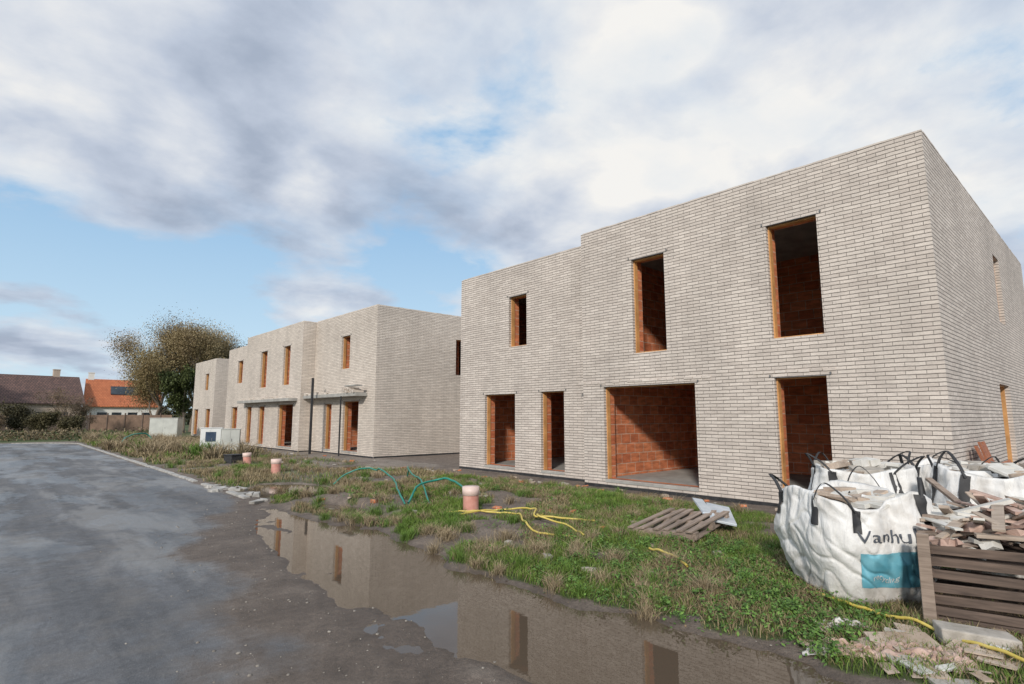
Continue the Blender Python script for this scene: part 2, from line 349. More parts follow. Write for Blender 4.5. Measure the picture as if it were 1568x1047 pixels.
def block(par,X,Y0,Y1,X1,H,fops,sops=(),brick=None,slabz=2.85):
    brick=brick or M_brick
    mb=MB()
    wall(mb,(X,Y0),(0,1,0),(-1,0,0),Y1-Y0,-.3,H,[(a-Y0,b_-Y0,c,d) for a,b_,c,d in fops],0,True,.10,Y0)
    wall(mb,(X,Y0),(1,0,0),(0,-1,0),X1-X,-.3,H,[(a-X,b_-X,c,d) for a,b_,c,d in sops],0,False,.10,X+.13)
    wall(mb,(X,Y1),(1,0,0),(0,1,0),X1-X,-.3,H,[],0,True)
    wall(mb,(X1,Y0),(0,1,0),(1,0,0),Y1-Y0,-.3,H,[],0)
    xi,xo,yi,yo=X+T,X1-T,Y0+T,Y1-T
    O=[(X,Y0),(X1,Y0),(X1,Y1),(X,Y1)]; I=[(xi,yi),(xo,yi),(xo,yo),(xi,yo)]
    for i in range(4):
        j=(i+1)%4; mb.face([(*O[i],H),(*O[j],H),(*I[j],H),(*I[i],H)],0,[(0,0),(1,0),(1,.07),(0,.07)])
    yy=Y0+.001
    while yy<Y1-.29:
        mb.box((X+.052,yy+.14,H+.004+random.uniform(-.006,.004)),(.108+random.uniform(-.006,.008),.280,.03),0,None,0,True); yy+=.285
    xx=X+.12
    while xx<X1-.3:
        mb.box((xx+.14,Y0+.052,H+.004+random.uniform(-.006,.004)),(.280,.108+random.uniform(-.006,.008),.03),0,None,0,True); xx+=.285
    mb.build('brick_walls',[brick],par)
    it=MB()
    wall(it,(xi,yi),(0,1,0),(1,0,0),yo-yi,0,H,[(a-yi,b_-yi,c,d) for a,b_,c,d in fops],0,False,T-.2)
    wall(it,(xi,yi),(1,0,0),(0,1,0),xo-xi,0,H,[(a-xi,b_-xi,c,d) for a,b_,c,d in sops],0,True,T-.2)
    wall(it,(xi,yo),(1,0,0),(0,-1,0),xo-xi,0,H,[],0)
    wall(it,(xo,yi),(0,1,0),(-1,0,0),yo-yi,0,H,[],0,True)
    px=X+4.6
    wall(it,(px,yi),(0,1,0),(-1,0,0),yo-yi,.2,H-.4,[(.9,1.8,.2,2.3),(.9,1.8,3.05,5.1)],0,True,-.14)
    it.build('terracotta_inner_walls',[M_terra],par)
    sl=MB()
    for z,t in ((.1,.18),(slabz+.09,.2),(H-.42,.2)):
        sl.box(((xi+xo)/2,(yi+yo)/2,z),(xo-xi-.006,yo-yi-.006,t))
    for a,b_,c,d in fops:
        if c<.5: sl.box((X+.20,(a+b_)/2,c-.035),(.44,b_-a-.02,.06))
    sl.build('concrete_slabs',[M_conc],par)
    ln=MB()
    t=.028
    for a,b_,c,d in fops:
        x0,x1=X+.095,X+.215; cx=(x0+x1)/2; w=x1-x0
        ln.box((cx,a+t/2,(c+d)/2),(w,t,d-c)); ln.box((cx,b_-t/2,(c+d)/2),(w,t,d-c))
        ln.box((cx,(a+b_)/2,d-t/2),(w,b_-a-2*t,t))
        if c>1: ln.box((cx,(a+b_)/2,c+t/2),(w,b_-a-2*t,t))
    for a,b_,c,d in sops:
        y0,y1=Y0+.095,Y0+.215; cy=(y0+y1)/2; w=y1-y0
        ln.box((a+t/2,cy,(c+d)/2),(t,w,d-c)); ln.box((b_-t/2,cy,(c+d)/2),(t,w,d-c)); ln.box(((a+b_)/2,cy,d-t/2),(b_-a-2*t,w,t))
    ln.build('timber_linings',[M_frame],par)
    st=MB()
    for a,b_,c,d in fops:
        st.box((X+.045,(a+b_)/2,d+.001),(.096,b_-a+.1,.010))
        for q in (a-.08,b_+.07): st.box((X-.012,q,d+.035),(.03,.02,.05))
    st.box((X-.006,(Y0+Y1)/2,.02),(.02,Y1-Y0-.02,.10),1)
    st.box(((X+X1)/2,Y0-.006,.02),(X1-X-.02,.02,.10),1)
    st.build('lintels_and_membrane',[M_steel,M_dark],par)
h1=empty('brick_house')
block(h1,11.05,1.93,9.40,23.6,6.46,[(6.93,7.83,3.18,5.45),(3.65,4.59,3.20,5.47),(6.28,8.75,.2,2.42),(3.67,4.60,.2,2.44)],[(17.6,18.5,3.95,5.63),(16.4,17.9,.2,2.42)])
block(h1,11.50,9.404,15.17,22.0,6.33,[(11.95,12.73,3.81,5.37),(12.46,13.87,.2,2.38),(10.48,11.37,.2,2.40)])
led=MB()
for (x,y0,y1,z) in ((11.05,5.9,9.35,2.50),(11.05,3.3,4.95,2.52)):
    yy=y0
    while yy<y1:
        if random.random()<.9: led.box((x+.012,yy+.10,z+.03+random.uniform(-.004,.004)),(.06,.20,.05),0,None,.003,True)
        yy+=.215
led.build('brick_ledge',[M_brick],h1)
h2=empty('brick_house')
block(h2,11.50,20.95,27.05,24,6.36,[(23.35,24.18,3.83,5.33),(22.35,23.8,.2,2.36),(24.98,25.7,.2,2.28)],[(15.6,16.9,3.6,5.25)],M_brick2)
block(h2,10.85,27.055,35.4,23,6.35,[(28.6,29.5,3.3,5.3),(31.9,32.9,3.28,5.3),(27.9,29.9,.2,2.3),(31.9,32.85,.2,2.25),(34.0,34.9,.2,2.25)],(),M_brick2)
block(h2,11.6,35.405,41.6,23,6.2,[(38.5,39.5,3.85,5.3),(39.1,40.3,.2,2.3),(36.6,37.4,.2,2.3)],(),M_brick2)
cn=MB()
def canopy(x,y0,y1,z,dep=.75):
    cn.box((x-dep/2+.05,(y0+y1)/2,z),(dep,y1-y0,.14),0)
    yy=y0+.1
    while yy<y1-.2:
        if random.random()<.9: cn.box((x-dep+.12,yy+.12,z+.10),(.1,.22,.055),1,Matrix.Rotation(random.uniform(-.05,.05),3,'Z'),0,True)
        if random.random()<.7: cn.box((x-dep+.12,yy+.12,z+.158),(.1,.22,.055),1,Matrix.Rotation(random.uniform(-.1,.1),3,'Z'),0,True)
        yy+=.25
canopy(11.5,21.6,27.0,2.62,.6); canopy(10.85,27.4,35.2,2.52,.5)
for i in range(6):
    cn.box((11.1,21.7+i*.2,2.75+.06*(i%3)),(.5,.1,.1),1,None,0,True)
cn.box((11.0,21.9,2.98),(.35,.9,.05),0)
cn.build('entrance_canopies',[M_conc,M_brick2],h2)
pl=MB(); pl.box((10.65,25.2,1.7),(.09,.09,3.5)); pl.box((10.8,22.6,1.3),(.05,.05,2.5)); pl.build('steel_props',[M_dark],h2)
h3=empty('brick_house')
block(h3,12.75,49.0,55.3,24,6.3,[(50.9,51.9,3.85,5.2),(49.9,51.2,.2,2.3),(53.5,54.8,.2,2.3)],(),M_brick2)

tb=MB()
for i in range(5):
    tb.box((12.1+i*.22,1.62,.62),(.16,.03,1.25+.1*(i%2)),0,Matrix.Rotation(R(-18+random.uniform(-3,3)),3,'X')@Matrix.Rotation(R(random.uniform(-8,8)),3,'Y'))
tb.box((12.5,1.5,.9),(1.1,.03,.12),0,Matrix.Rotation(R(-18),3,'X'))
tb.build('timber_panel',[wood('red_timber',(.30,.10,.05),(.45,.17,.08))])

# ------------------------------------------------------------------ tubes
def tube(mb_v,mb_f,path,rad,seg=8):
    n0=len(mb_v); P=[Vector(p) for p in path]; N=len(P)
    for i,p in enumerate(P):
        t=(P[min(i+1,N-1)]-P[max(i-1,0)]).normalized()
        a=t.cross(Vector((0,0,1))); 
        if a.length<.05: a=t.cross(Vector((0,1,0)))
        a.normalize(); c=t.cross(a)
        r=rad[i] if hasattr(rad,'__len__') else rad
        for s in range(seg):
            an=2*math.pi*s/seg; mb_v.append(tuple(p+a*(r*math.cos(an))+c*(r*math.sin(an))))
    for i in range(N-1):
        for s in range(seg):
            s2=(s+1)%seg
            mb_f.append((n0+i*seg+s,n0+i*seg+s2,n0+(i+1)*seg+s2,n0+(i+1)*seg+s))
def crom(pts,n=8):
    P=[Vector(p) for p in pts]; P=[P[0]*2-P[1]]+P+[P[-1]*2-P[-2]]; out=[]
    for i in range(1,len(P)-2):
        for k in range(n):
            t=k/n; a,b_,c,d=P[i-1],P[i],P[i+1],P[i+2]
            out.append(.5*((2*b_)+(c-a)*t+(2*a-5*b_+4*c-d)*t*t+(3*b_-a-3*c+d)*t*t*t))
    out.append(P[-2]); return out
def hose(name,pts,r,mat,ground=True):
    path=crom(pts); V_,F_=[],[]
    if ground: path=[Vector((p.x,p.y,max(p.z+hz(p.x,p.y),WATER+.01)+r)) for p in path]
    tube(V_,F_,path,r); return nmesh(name,V_,F_,[mat],None,True)
hose('green_hose',[(6.3,13.4,.0),(6.6,13.2,.24),(6.9,12.9,.36),(6.8,12.1,.33),(6.5,10.9,.24),(6.0,9.9,.10),(5.8,9.3,.0)],.018,M_hoseg)
hose('green_hose',[(5.8,9.2,.02),(6.2,9.5,.22),(6.7,9.5,.30),(6.7,8.9,.32),(6.45,8.3,.20),(6.2,7.9,.02)],.021,M_hoseg)
hose('green_hose',[(8.2,13.1,.0),(8.0,12.7,.28),(7.3,11.6,.34),(6.6,10.0,.24),(6.0,8.8,.02)],.017,M_hoseg)
hose('green_hose',[(5.0,36,.0),(5.6,38,.5),(6.6,39,.6),(7.2,39,.0)],.04,M_hoseg)
hose('yellow_hose',[(5.5,7.6,.02),(6.0,7.3,.03),(6.2,6.7,.05),(5.8,6.1,.05),(5.6,5.6,.03),(5.75,5.1,.02)],.014,M_hosey)
hose('yellow_hose',[(5.55,7.3,.03),(6.3,7.25,.04),(6.5,6.6,.1),(6.15,6.2,.06),(6.5,5.8,.03),(6.8,5.6,.02)],.014,M_hosey)
hose('yellow_hose',[(5.85,5.0,.02),(6.1,5.5,.04),(6.0,6.0,.12),(6.4,6.3,.03)],.013,M_hosey)
hose('yellow_hose',[(5.85,4.0,.05),(5.72,3.7,.07),(5.5,3.3,.05)],.013,M_hosey)
hose('yellow_hose',[(5.75,2.2,.0),(5.58,1.85,.04),(5.5,1.55,.05),(5.42,1.25,.05),(5.25,.92,.04),(5.0,.5,.05),(4.8,0,.02)],.013,M_hosey)

def stub(x,y,h=.46,r=.13):
    V_,F_=[],[]; z=hz(x,y); e=empty('drain_pipe_stub',(x,y,z-.05))
    tube(V_,F_,[(0,0,0),(0,0,h-.1)],r,20); o=nmesh('pipe',V_,F_,[M_pink],e,True)
    V_,F_=[],[]; tube(V_,F_,[(0,0,h-.14),(0,0,h-.135),(0,0,h),(0,0,h+.005),(0,0,h),(0,0,h-.2)],[r,r+.014,r+.014,r+.008,r-.012,r-.012],20); nmesh('collar',V_,F_,[M_pinkcap],e,True)
    V_,F_=[],[]; tube(V_,F_,[(0,0,h-.2),(0,0,h-.201)],[r-.012,.001],20); nmesh('inside',V_,F_,[M_dark],e)
    e.rotation_euler=(R(random.uniform(-4,4)),R(random.uniform(-4,4)),0)
for p in ((6.7,30.2),(6.7,21.1),(6.2,17.0),(6.05,7.65)): stub(*p)

def cabinet(name,x,y,w,d,h,rz,mat,panel=False,legs=True):
    e=empty(name,(x,y,hz(x,y))); e.rotation_euler=(0,0,rz)
    m=MB(); z0=.15 if legs else 0
    m.box((0,0,z0+h/2),(w,d,h)); m.build('housing',[mat],e,bevel=.02)
    r=MB(); r.box((0,0,z0+h+.02),(w+.06,d+.06,.04)); r.build('roof_cap',[mat],e,bevel=.01)
    q=MB()
    q.box((-w*.25,-d/2-.006,z0+h*.5),(w*.46,.012,h*.9),0); q.box((w*.25,-d/2-.006,z0+h*.5),(w*.46,.012,h*.9),0)
    if panel: q.box((0,-d/2-.016,z0+h*.62),(w*.5,.016,h*.45),1)
    q.box((w*.06,-d/2-.02,z0+h*.5),(.02,.02,.12),2)
    if legs:
        for sx in (-1,1): q.box((sx*(w/2-.05),0,.05),(.06,d*.8,.3),2)
    q.build('doors',[mat,M_glassy,M_steel],e,bevel=.003)
cabinet('electric_cabinet',7.35,28.2,.85,.4,.95,R(-25),M_white,True)
cabinet('electric_cabinet',8.0,27.6,.75,.4,.92,R(-22),M_grey)
cabinet('transformer_cabinet',10.2,52,2.0,1.2,1.5,R(-30),M_grey,False,False)
db=MB(); db.box((6.5,22,.16),(.5,.4,.3),0,Matrix.Rotation(.4,3,'Z'),.01); db.box((6.5,22,.33),(.54,.44,.04),0,Matrix.Rotation(.4,3,'Z')); db.build('meter_pit_box',[M_dark],bevel=.015)

def place(o,loc,rot): o.location=loc; o.rotation_euler=rot; return o
p=MB()
for i in range(6):
    p.box((random.uniform(-.03,.03),-.42+i*.165,.12),(1.3,.085,.022),0,Matrix.Rotation(random.uniform(-.05,.05),3,'Z'),.003)
for xx in (-.58,0,.56): p.box((xx,0,.06),(.1,.95,.09),0,None,.004)
for i in (-.4,0,.4): p.box((0,i,.005),(1.25,.09,.02),0)
place(p.build('wooden_pallet',[M_oldwood],bevel=.002),(7.2,4.4,hz(7.2,4.4)+.05),(R(-3),R(-4),R(8)))
s=MB(); s.box((0,0,0),(1.0,.34,.03),0,None,.004)
s.box((.15,.24,.02),(.8,.16,.025),0,Matrix.Rotation(.15,3,'Z'),.006)
place(s.build('insulation_sheet',[M_sheet],bevel=.003),(7.95,4.2,hz(8,4.25)+.17),(R(10),R(-5),R(32)))

# ------------------------------------------------------------------ bulk bags
def bagfn(hw,h,seed,sag=.0):
    def f(u,v):
        ang=(u/4)*2*math.pi-math.pi*.75
        ca,sa=math.cos(ang),math.sin(ang); n=5.5
        prof=.80+.28*math.sin(min(1,v*1.15)*math.pi*.62)-(.10*max(0,v-.55)/.45)
        if v<.08: prof*=.86+.14*(v/.08)**.5
        nn=n-1.6*math.sin(v*math.pi)
        r=hw*prof/((abs(ca)**nn+abs(sa)**nn)**(1/nn))
        q=Vector((ca*2.1+seed*3.1,sa*2.1,v*1.6))
        w=mnoise.noise(q)*.05+mnoise.noise(q*2.3)*.030+mnoise.noise(Vector((ca*7,sa*7+seed,v*2.2)))*.020*(.3+v)
        w+=abs(mnoise.noise(Vector((ca*4+v*3,sa*4-v*2,v*5+seed))))*-.025
        w-=.018*max(0,1-abs(math.sin(u*9+v*3+seed+2*mnoise.noise(q)))*3)*v
        w-=.014*max(0,1-abs(mnoise.noise(Vector((ca*3+v*2.5,sa*3+v*1.5+seed,v*3))))*9)
        r+=w*hw*1.9
        z=h*v+ (v**3)*sag*mnoise.noise(Vector((ca*1.2+seed,sa*1.2,9.1)))
        return Vector((ca*r,sa*r,z))
    return f
def ptn(f,u,v,off):
    P=f(u,v); N=(f(u+.02,v)-f(u-.02,v)).cross(f(u,min(v+.02,1))-f(u,v-.02)).normalized(); return P+N*off
def strip(f,u0,u1,v0,v1,nu,nv,off,par,name,mat):
    V_,F_=[],[]
    for i in range(nu+1):
        for j in range(nv+1): V_.append(tuple(ptn(f,u0+(u1-u0)*i/nu,v0+(v1-v0)*j/nv,off)))
    for i in range(nu):
        for j in range(nv):
            a=i*(nv+1)+j; F_.append((a,a+nv+1,a+nv+2,a+1))
    return nmesh(name,V_,F_,[mat],par,True)
def bulkbag(x,y,rz,hw,h,seed,fill,printed=False,sag=.12):
    e=empty('bulk_bag',(x,y,hz(x,y)-.02)); e.rotation_euler=(0,0,rz)
    f=bagfn(hw,h,seed,sag); NU,NV=(256,80) if printed else (160,44); V_,F_=[],[]
    for j in range(NV+1):
        for i in range(NU): V_.append(tuple(f(4*i/NU,j/NV)))
    for j in range(NV):
        for i in range(NU):
            i2=(i+1)%NU; F_.append((j*NU+i,j*NU+i2,(j+1)*NU+i2,(j+1)*NU+i))
    n0=len(V_)
    rings=[(.985,.02),(.93,-.0),(.88,-.07),(.80,-.10),(.5,-.08),(.2,-.06)]
    for s_,dz in rings:
        for i in range(NU):
            P=f(4*i/NU,1); q=mnoise.noise(Vector((P.x*6,P.y*6,s_*9+seed)))*.05
            V_.append((P.x*s_,P.y*s_,P.z+dz+q*(1 if s_<.97 else .3)))
    prev=NV*NU
    for k_ in range(len(rings)):
        cur=n0+k_*NU
        for i in range(NU):
            i2=(i+1)%NU; F_.append((prev+i,prev+i2,cur+i2,cur+i))
        prev=cur
    nmesh('fabric',V_,F_,[M_bag],e,True)
    for cidx in range(4):
        for du in (-.17,.17):
            u=cidx+du
            strip(f,u-.035,u+.035,.74 if printed else .60,.995,3,10,.008,e,'webbing',M_dark)
        A=ptn(f,cidx-.17,.97,.01); B=ptn(f,cidx+.17,.97,.01); C=(A+B)/2; out=Vector((C.x,C.y,0)).normalized()
        hh=.20+.08*mnoise.noise(Vector((cidx,seed,0))); lean=random.uniform(-.25,.9); side=random.uniform(-.1,.1); tan=(B-A).normalized()
        pth=crom([A,A*.6+C*.4+Vector((0,0,hh*.6))+out*lean*.12+tan*side*.5,C+Vector((0,0,hh))+out*lean*.26+tan*side,B*.6+C*.4+Vector((0,0,hh*.6))+out*lean*.12+tan*side*.5,B],6)
        V2,F2=[],[]
        for i,pp in enumerate(pth):
            wv=out*.018
            V2+= [tuple(pp-wv),tuple(pp+wv),tuple(pp+wv+tan*.006+Vector((0,0,.006))),tuple(pp-wv+tan*.006+Vector((0,0,.006)))]
        for i in range(len(pth)-1):
            for k_ in range(4):
                k2=(k_+1)%4; F2.append((i*4+k_,i*4+k2,(i+1)*4+k2,(i+1)*4+k_))
        nmesh('lifting_loop',V2,F2,[M_dark],e,True)
    d=MB(); cnt=26
    for i in range(cnt):
        a=random.uniform(0,6.28); rr=hw*.72*math.sqrt(random.random())
        sz=(random.uniform(.12,.34),random.uniform(.08,.22),random.uniform(.02,.09))
        d.box((rr*math.cos(a),rr*math.sin(a),h-.05+fill*(1-rr/hw)+random.uniform(-.03,.03)),sz,random.choice((0,0,1,2)),Matrix.Rotation(random.uniform(0,6),3,'Z')@Matrix.Rotation(random.uniform(-.4,.4),3,'X'),.012)
    d.build('rubble',[M_mineral,M_slabst,M_newwood],e,bevel=.004)
    return e,f
e,f=bulkbag(6.24,1.93,R(-40.6),.545,.92,1,.02,True,.16)
strip(f,.18,.84,.20,.54,60,34,.006,e,'blue_print',M_blueprint)
def txt(s_):
    cu=bpy.data.curves.new('t','FONT'); cu.body=s_; cu.size=1; to=bpy.data.objects.new('t',cu); scene.collection.objects.link(to)
    dg=bpy.context.evaluated_depsgraph_get(); me=bpy.data.meshes.new_from_object(to.evaluated_get(dg)); bpy.data.objects.remove(to); return me
def bagtext(me,u0,v0,su,sv,mat,name):
    bm=bmesh.new(); bm.from_mesh(me); bmesh.ops.triangulate(bm,faces=bm.faces)
    for it in range(3):
        ed=[q for q in bm.edges if q.calc_length()>.12]
        if ed: bmesh.ops.subdivide_edges(bm,edges=ed,cuts=1); bmesh.ops.triangulate(bm,faces=bm.faces)
    for vv in bm.verts: vv.co=ptn(f,u0+vv.co.x*su,v0+vv.co.y*sv+.02*math.sin(vv.co.x*2),.011)
    m2=bpy.data.meshes.new(name); bm.to_mesh(m2); bm.free(); m2.materials.append(mat); link(bpy.data.objects.new(name,m2),e)
bagtext(txt('Vanhub'),.16,.64,.195,.18,M_text,'lettering')
bagtext(txt('recycling'),.27,.27,.075,.075,M_white,'small_lettering')
bulkbag(8.35,2.45,R(20),.58,1.0,2,.14); bulkbag(9.3,1.55,R(-12),.56,1.0,3,.1); bulkbag(7.75,.95,R(8),.58,1.08,4,.10); bulkbag(9.0,.1,R(30),.56,1.05,5,.10)

# ------------------------------------------------------------------ crate
e=empty('wooden_crate',(5.66,1.25,hz(5.74,1.27)-.01)); e.rotation_euler=(0,0,R(-75.5))
c=MB(); W,D,Hc=.84,1.05,.66
for x in (0,W):
    for y_ in (0,D): c.box((x,y_,Hc/2+.02),(.085,.05,Hc+.04),0,None,.004)
for x in (W/2,): c.box((x,D,Hc/2),(.08,.04,Hc))
zz=.10
while zz<Hc:
    for y_ in (.034,D-.035): c.box((W/2,y_+random.uniform(-.004,.004),zz+random.uniform(-.006,.006)),(W-.05,.018,.066),1,Matrix.Rotation(random.uniform(-.02,.02),3,'Y'),.004)
    for x in (.05,W-.05): c.box((x,D/2,zz),(.018,D-.05,.066),1,Matrix.Rotation(random.uniform(-.015,.015),3,'X'),.003)
    zz+=.096
c.box((W/2,D/2,.05),(W-.02,D-.02,.03),1)
c.box((W/2,D/2,Hc-.16),(W-.12,D-.12,.03),1)
for x in (.04,W/2,W-.04): c.box((x,D/2,.0),(.09,D,.09),0)
c.build('slatted_frame',[M_oldwood,M_darkwood],e,bevel=.003)
d=MB()
for i in range(80):
    ln=random.uniform(.15,.55); xx=random.uniform(.05,W+.1); zc=Hc-.06+random.uniform(0,.18)+.14*xx
    if i<9: ln=random.uniform(.6,.9); zc=Hc+.05+random.uniform(.03,.15)+.10*xx
    d.box((xx,random.uniform(.15,D+.1),zc),(ln,random.uniform(.04,.11),random.uniform(.012,.028)),random.choice((0,0,1,2,3)),Matrix.Rotation(random.uniform(0,6.28),3,'Z')@Matrix.Rotation(random.uniform(-.5,.45),3,'Y'),.004)
for i in range(70):
    d.box((random.uniform(.05,W),random.uniform(.1,D),Hc-.10+random.uniform(0,.2)),(random.uniform(.06,.2),random.uniform(.05,.15),random.uniform(.02,.08)),random.choice((1,2,3)),Matrix.Rotation(random.uniform(0,6.28),3,'Z')@Matrix.Rotation(random.uniform(-.6,.6),3,'Y'),.02)
d.box((.62,.12,Hc+.05),(.55,.09,.025),0,Matrix.Rotation(.08,3,'Z'),.004)
d.build('scrap_contents',[M_newwood,M_oldwood,M_cloth,M_mineral],e,bevel=.003)

s=MB(); s.box((0,0,0),(.46,.2,.12),0,None,.008); place(s.build('stone_block',[M_slabst],bevel=.012),(5.42,.93,hz(5.5,.93)+.04),(0,R(3),R(-62)))
def cloth(name,x,y,sx,sy,rz,seed,mat,amp=.09):
    n=56; V_,F_=[],[]
    for i in range(n+1):
        for j in range(n+1):
            a=i/n-.5;b_=j/n-.5
            q=Vector((a*4+seed,b_*4,seed)); an=math.atan2(b_,a); edge_=1-.55*mnoise.noise(Vector((math.cos(an)*1.6,math.sin(an)*1.6,seed)))
            px_=a*sx*edge_; py_=b_*sy*edge_
            c_,s_=math.cos(rz),math.sin(rz); wx=x+px_*c_-py_*s_+.06*mnoise.noise(q*1.7); wy=y+px_*s_+py_*c_+.06*mnoise.noise(q*1.7+Vector((5,5,5)))
            z=abs(mnoise.noise(q*1.3))*amp+abs(mnoise.noise(q*3.1))*amp*.5
            edgef=min(1,(0.5-max(abs(a),abs(b_)))*6)
            V_.append((wx,wy,z*(.25+.75*edgef)+.012))
    A=np.array(V_); A[:,2]+=height(A[:,0],A[:,1])
    for i in range(n):
        for j in range(n):
            a=i*(n+1)+j; F_.append((a,a+n+1,a+n+2,a+1))
    return nmesh(name,A,F_,[mat],None,True)
cloth('discarded_cloth',4.72,1.36,.74,.34,R(-60),2.3,M_cloth,.08)
cloth('discarded_cloth',4.92,1.02,.5,.3,R(20),7.1,M_cloth,.07)
cloth('plastic_scrap',5.12,1.72,.42,.16,R(-40),4.4,M_mineral,.05)
cloth('plastic_scrap',4.52,1.64,.22,.12,R(-70),9.4,M_mineral,.04)
d=MB()
for i in range(26):
    x_=random.uniform(4.45,5.35); y_=random.uniform(.75,1.75)
    d.box((x_,y_,hz(x_,y_)+.025+random.uniform(0,.02)),(random.uniform(.06,.26),random.uniform(.05,.16),random.uniform(.004,.02)),random.choice((0,0,1,2)),Matrix.Rotation(random.uniform(0,6),3,'Z')@Matrix.Rotation(random.uniform(-.25,.25),3,'X'),.006)
d.box((4.98,1.28,hz(4.98,1.28)+.04),(.44,.24,.008),0,Matrix.Rotation(-.9,3,'Z')@Matrix.Rotation(.1,3,'X'),.01)
d.box((4.62,1.08,hz(4.62,1.08)+.03),(.30,.2,.006),0,Matrix.Rotation(.5,3,'Z')@Matrix.Rotation(-.08,3,'X'),.01)
d.build('cardboard_litter',[M_card,M_slabst,M_mineral],bevel=.002)
# ------------------------------------------------------------------ loose stones
V_,F_=[],[]
ico=[(-.52,0,.85),(.52,0,.85),(-.52,0,-.85),(.52,0,-.85),(0,.85,.52),(0,.85,-.52),(0,-.85,.52),(0,-.85,-.52),(.85,.52,0),(-.85,.52,0),(.85,-.52,0),(-.85,-.52,0)]
icf=[(1,4,0),(4,9,0),(4,5,9),(8,5,4),(1,8,4),(1,10,8),(10,3,8),(8,3,5),(3,2,5),(3,7,2),(3,10,7),(10,6,7),(6,11,7),(6,0,11),(6,1,0),(10,1,6),(11,0,9),(2,11,9),(5,2,9),(11,2,7)]
N=2000; sy=rng.uniform(.3,16,N); sx=np.where(rng.random(N)<.55,edge(sy)+rng.normal(.1,.6,N),rng.uniform(4,10.8,N)); sx[:200]=rng.uniform(4.1,6.5,200); sy[:200]=rng.uniform(.4,4,200)
sh=height(sx,sy); sr=rng.gamma(1.4,.0035,N)+.002
for i in range(N):
    n0=len(V_)
    for q in ico: V_.append((sx[i]+q[0]*sr[i]*random.uniform(.7,1.4),sy[i]+q[1]*sr[i]*random.uniform(.7,1.4),sh[i]+sr[i]*.1+q[2]*sr[i]*random.uniform(.4,.8)))
    F_+=[tuple(n0+k_ for k_ in t) for t in icf]
nmesh('loose_stones',V_,F_,[M_stone])
d=MB()
for i in range(110):
    x_=random.uniform(4.6,10.8); y_=random.uniform(.8,13); 
    if i<34: x_=random.uniform(9.6,10.8); y_=random.uniform(3,15)
    if i>90: x_=random.uniform(7,11); y_=random.uniform(14,27)
    d.box((x_,y_,hz(x_,y_)+.02),(random.uniform(.05,.22),random.uniform(.04,.1),random.uniform(.02,.06)),random.choice((0,0,1,2)),Matrix.Rotation(random.uniform(0,6),3,'Z')@Matrix.Rotation(random.uniform(-.3,.3),3,'X'),.008)
d.build('building_debris',[M_slabst,M_newwood,M_terra],bevel=.003)

# ------------------------------------------------------------------ grass
def blades(x,y,hgt,wid,col,lean=.5):
    n=len(x); z=height(x,y)-.005
    a=rng.uniform(0,2*math.pi,n); la=rng.uniform(0,2*math.pi,n); l=hgt*rng.uniform(.1,lean*1.6,n)
    dx=np.cos(a)*wid/2; dy=np.sin(a)*wid/2
    mx=x+np.cos(la)*l*.35; my=y+np.sin(la)*l*.35; tx=x+np.cos(la)*l; ty=y+np.sin(la)*l
    P=np.empty((n,5,3)); 
    P[:,0]=np.stack([x-dx,y-dy,z],1); P[:,1]=np.stack([x+dx,y+dy,z],1)
    P[:,2]=np.stack([mx+dx*.8,my+dy*.8,z+hgt*.6],1); P[:,3]=np.stack([mx-dx*.8,my-dy*.8,z+hgt*.6],1); P[:,4]=np.stack([tx,ty,z+hgt*rng.uniform(.8,1,n)],1)
    Vv=P.reshape(-1,3); b0=np.arange(n)[:,None]*5
    Ff=np.concatenate([b0+np.array([[0,1,2]]),b0+np.array([[0,2,3]]),b0+np.array([[3,2,4]])],0)
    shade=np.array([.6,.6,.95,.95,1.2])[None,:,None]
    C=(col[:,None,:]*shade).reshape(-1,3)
    return Vv,Ff,C
def sample(n,x0,x1,y0,y1,thr=.35,pw=1):
    x=rng.uniform(x0,x1,n); y=rng.uniform(y0,y1,n); g=grassmask(x,y); k_=rng.random(n)<np.clip((g-thr)/(1-thr),0,1)**pw
    return x[k_],y[k_]
GV,GF,GC=[],[],[]; off=0
def addg(t):
    global off
    v_,f_,c_=t; GV.append(v_);GF.append(f_+off);GC.append(c_); off+=len(v_)
def gcol(n,x,y,dry=.25):
    k_=(vnoise(x,y,.9,90,3)+rng.normal(0,.10,n))
    g1=np.array([.09,.16,.026]); g2=np.array([.19,.275,.052]); br=np.array([.33,.26,.15])
    t=rng.random(n)[:,None]; c_=g1*(1-t)+g2*t
    d=(k_>1-dry-.30)[:,None]
    return np.where(d,br*rng.uniform(.6,1.2,(n,1)),c_)*rng.uniform(.75,1.15,(n,1))
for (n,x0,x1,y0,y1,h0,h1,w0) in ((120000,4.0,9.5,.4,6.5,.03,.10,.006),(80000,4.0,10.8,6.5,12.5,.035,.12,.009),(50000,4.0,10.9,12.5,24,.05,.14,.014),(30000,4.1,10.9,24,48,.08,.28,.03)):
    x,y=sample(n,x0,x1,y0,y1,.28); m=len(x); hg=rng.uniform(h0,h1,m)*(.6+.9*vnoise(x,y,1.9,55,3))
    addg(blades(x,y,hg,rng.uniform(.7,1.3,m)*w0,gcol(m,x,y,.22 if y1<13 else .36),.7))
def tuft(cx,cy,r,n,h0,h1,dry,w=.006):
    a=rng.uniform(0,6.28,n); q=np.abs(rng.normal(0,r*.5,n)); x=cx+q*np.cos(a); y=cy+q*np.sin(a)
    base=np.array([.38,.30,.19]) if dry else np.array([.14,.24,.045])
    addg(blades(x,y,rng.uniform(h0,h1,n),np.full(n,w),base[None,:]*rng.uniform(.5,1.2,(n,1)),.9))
for i in range(50):
    yy=random.uniform(2.6,10.5); xx=np.interp(yy,RY,RX)+random.uniform(.05,.9); tuft(xx,yy,.14,180,.05,.18,random.random()<.55,.005)
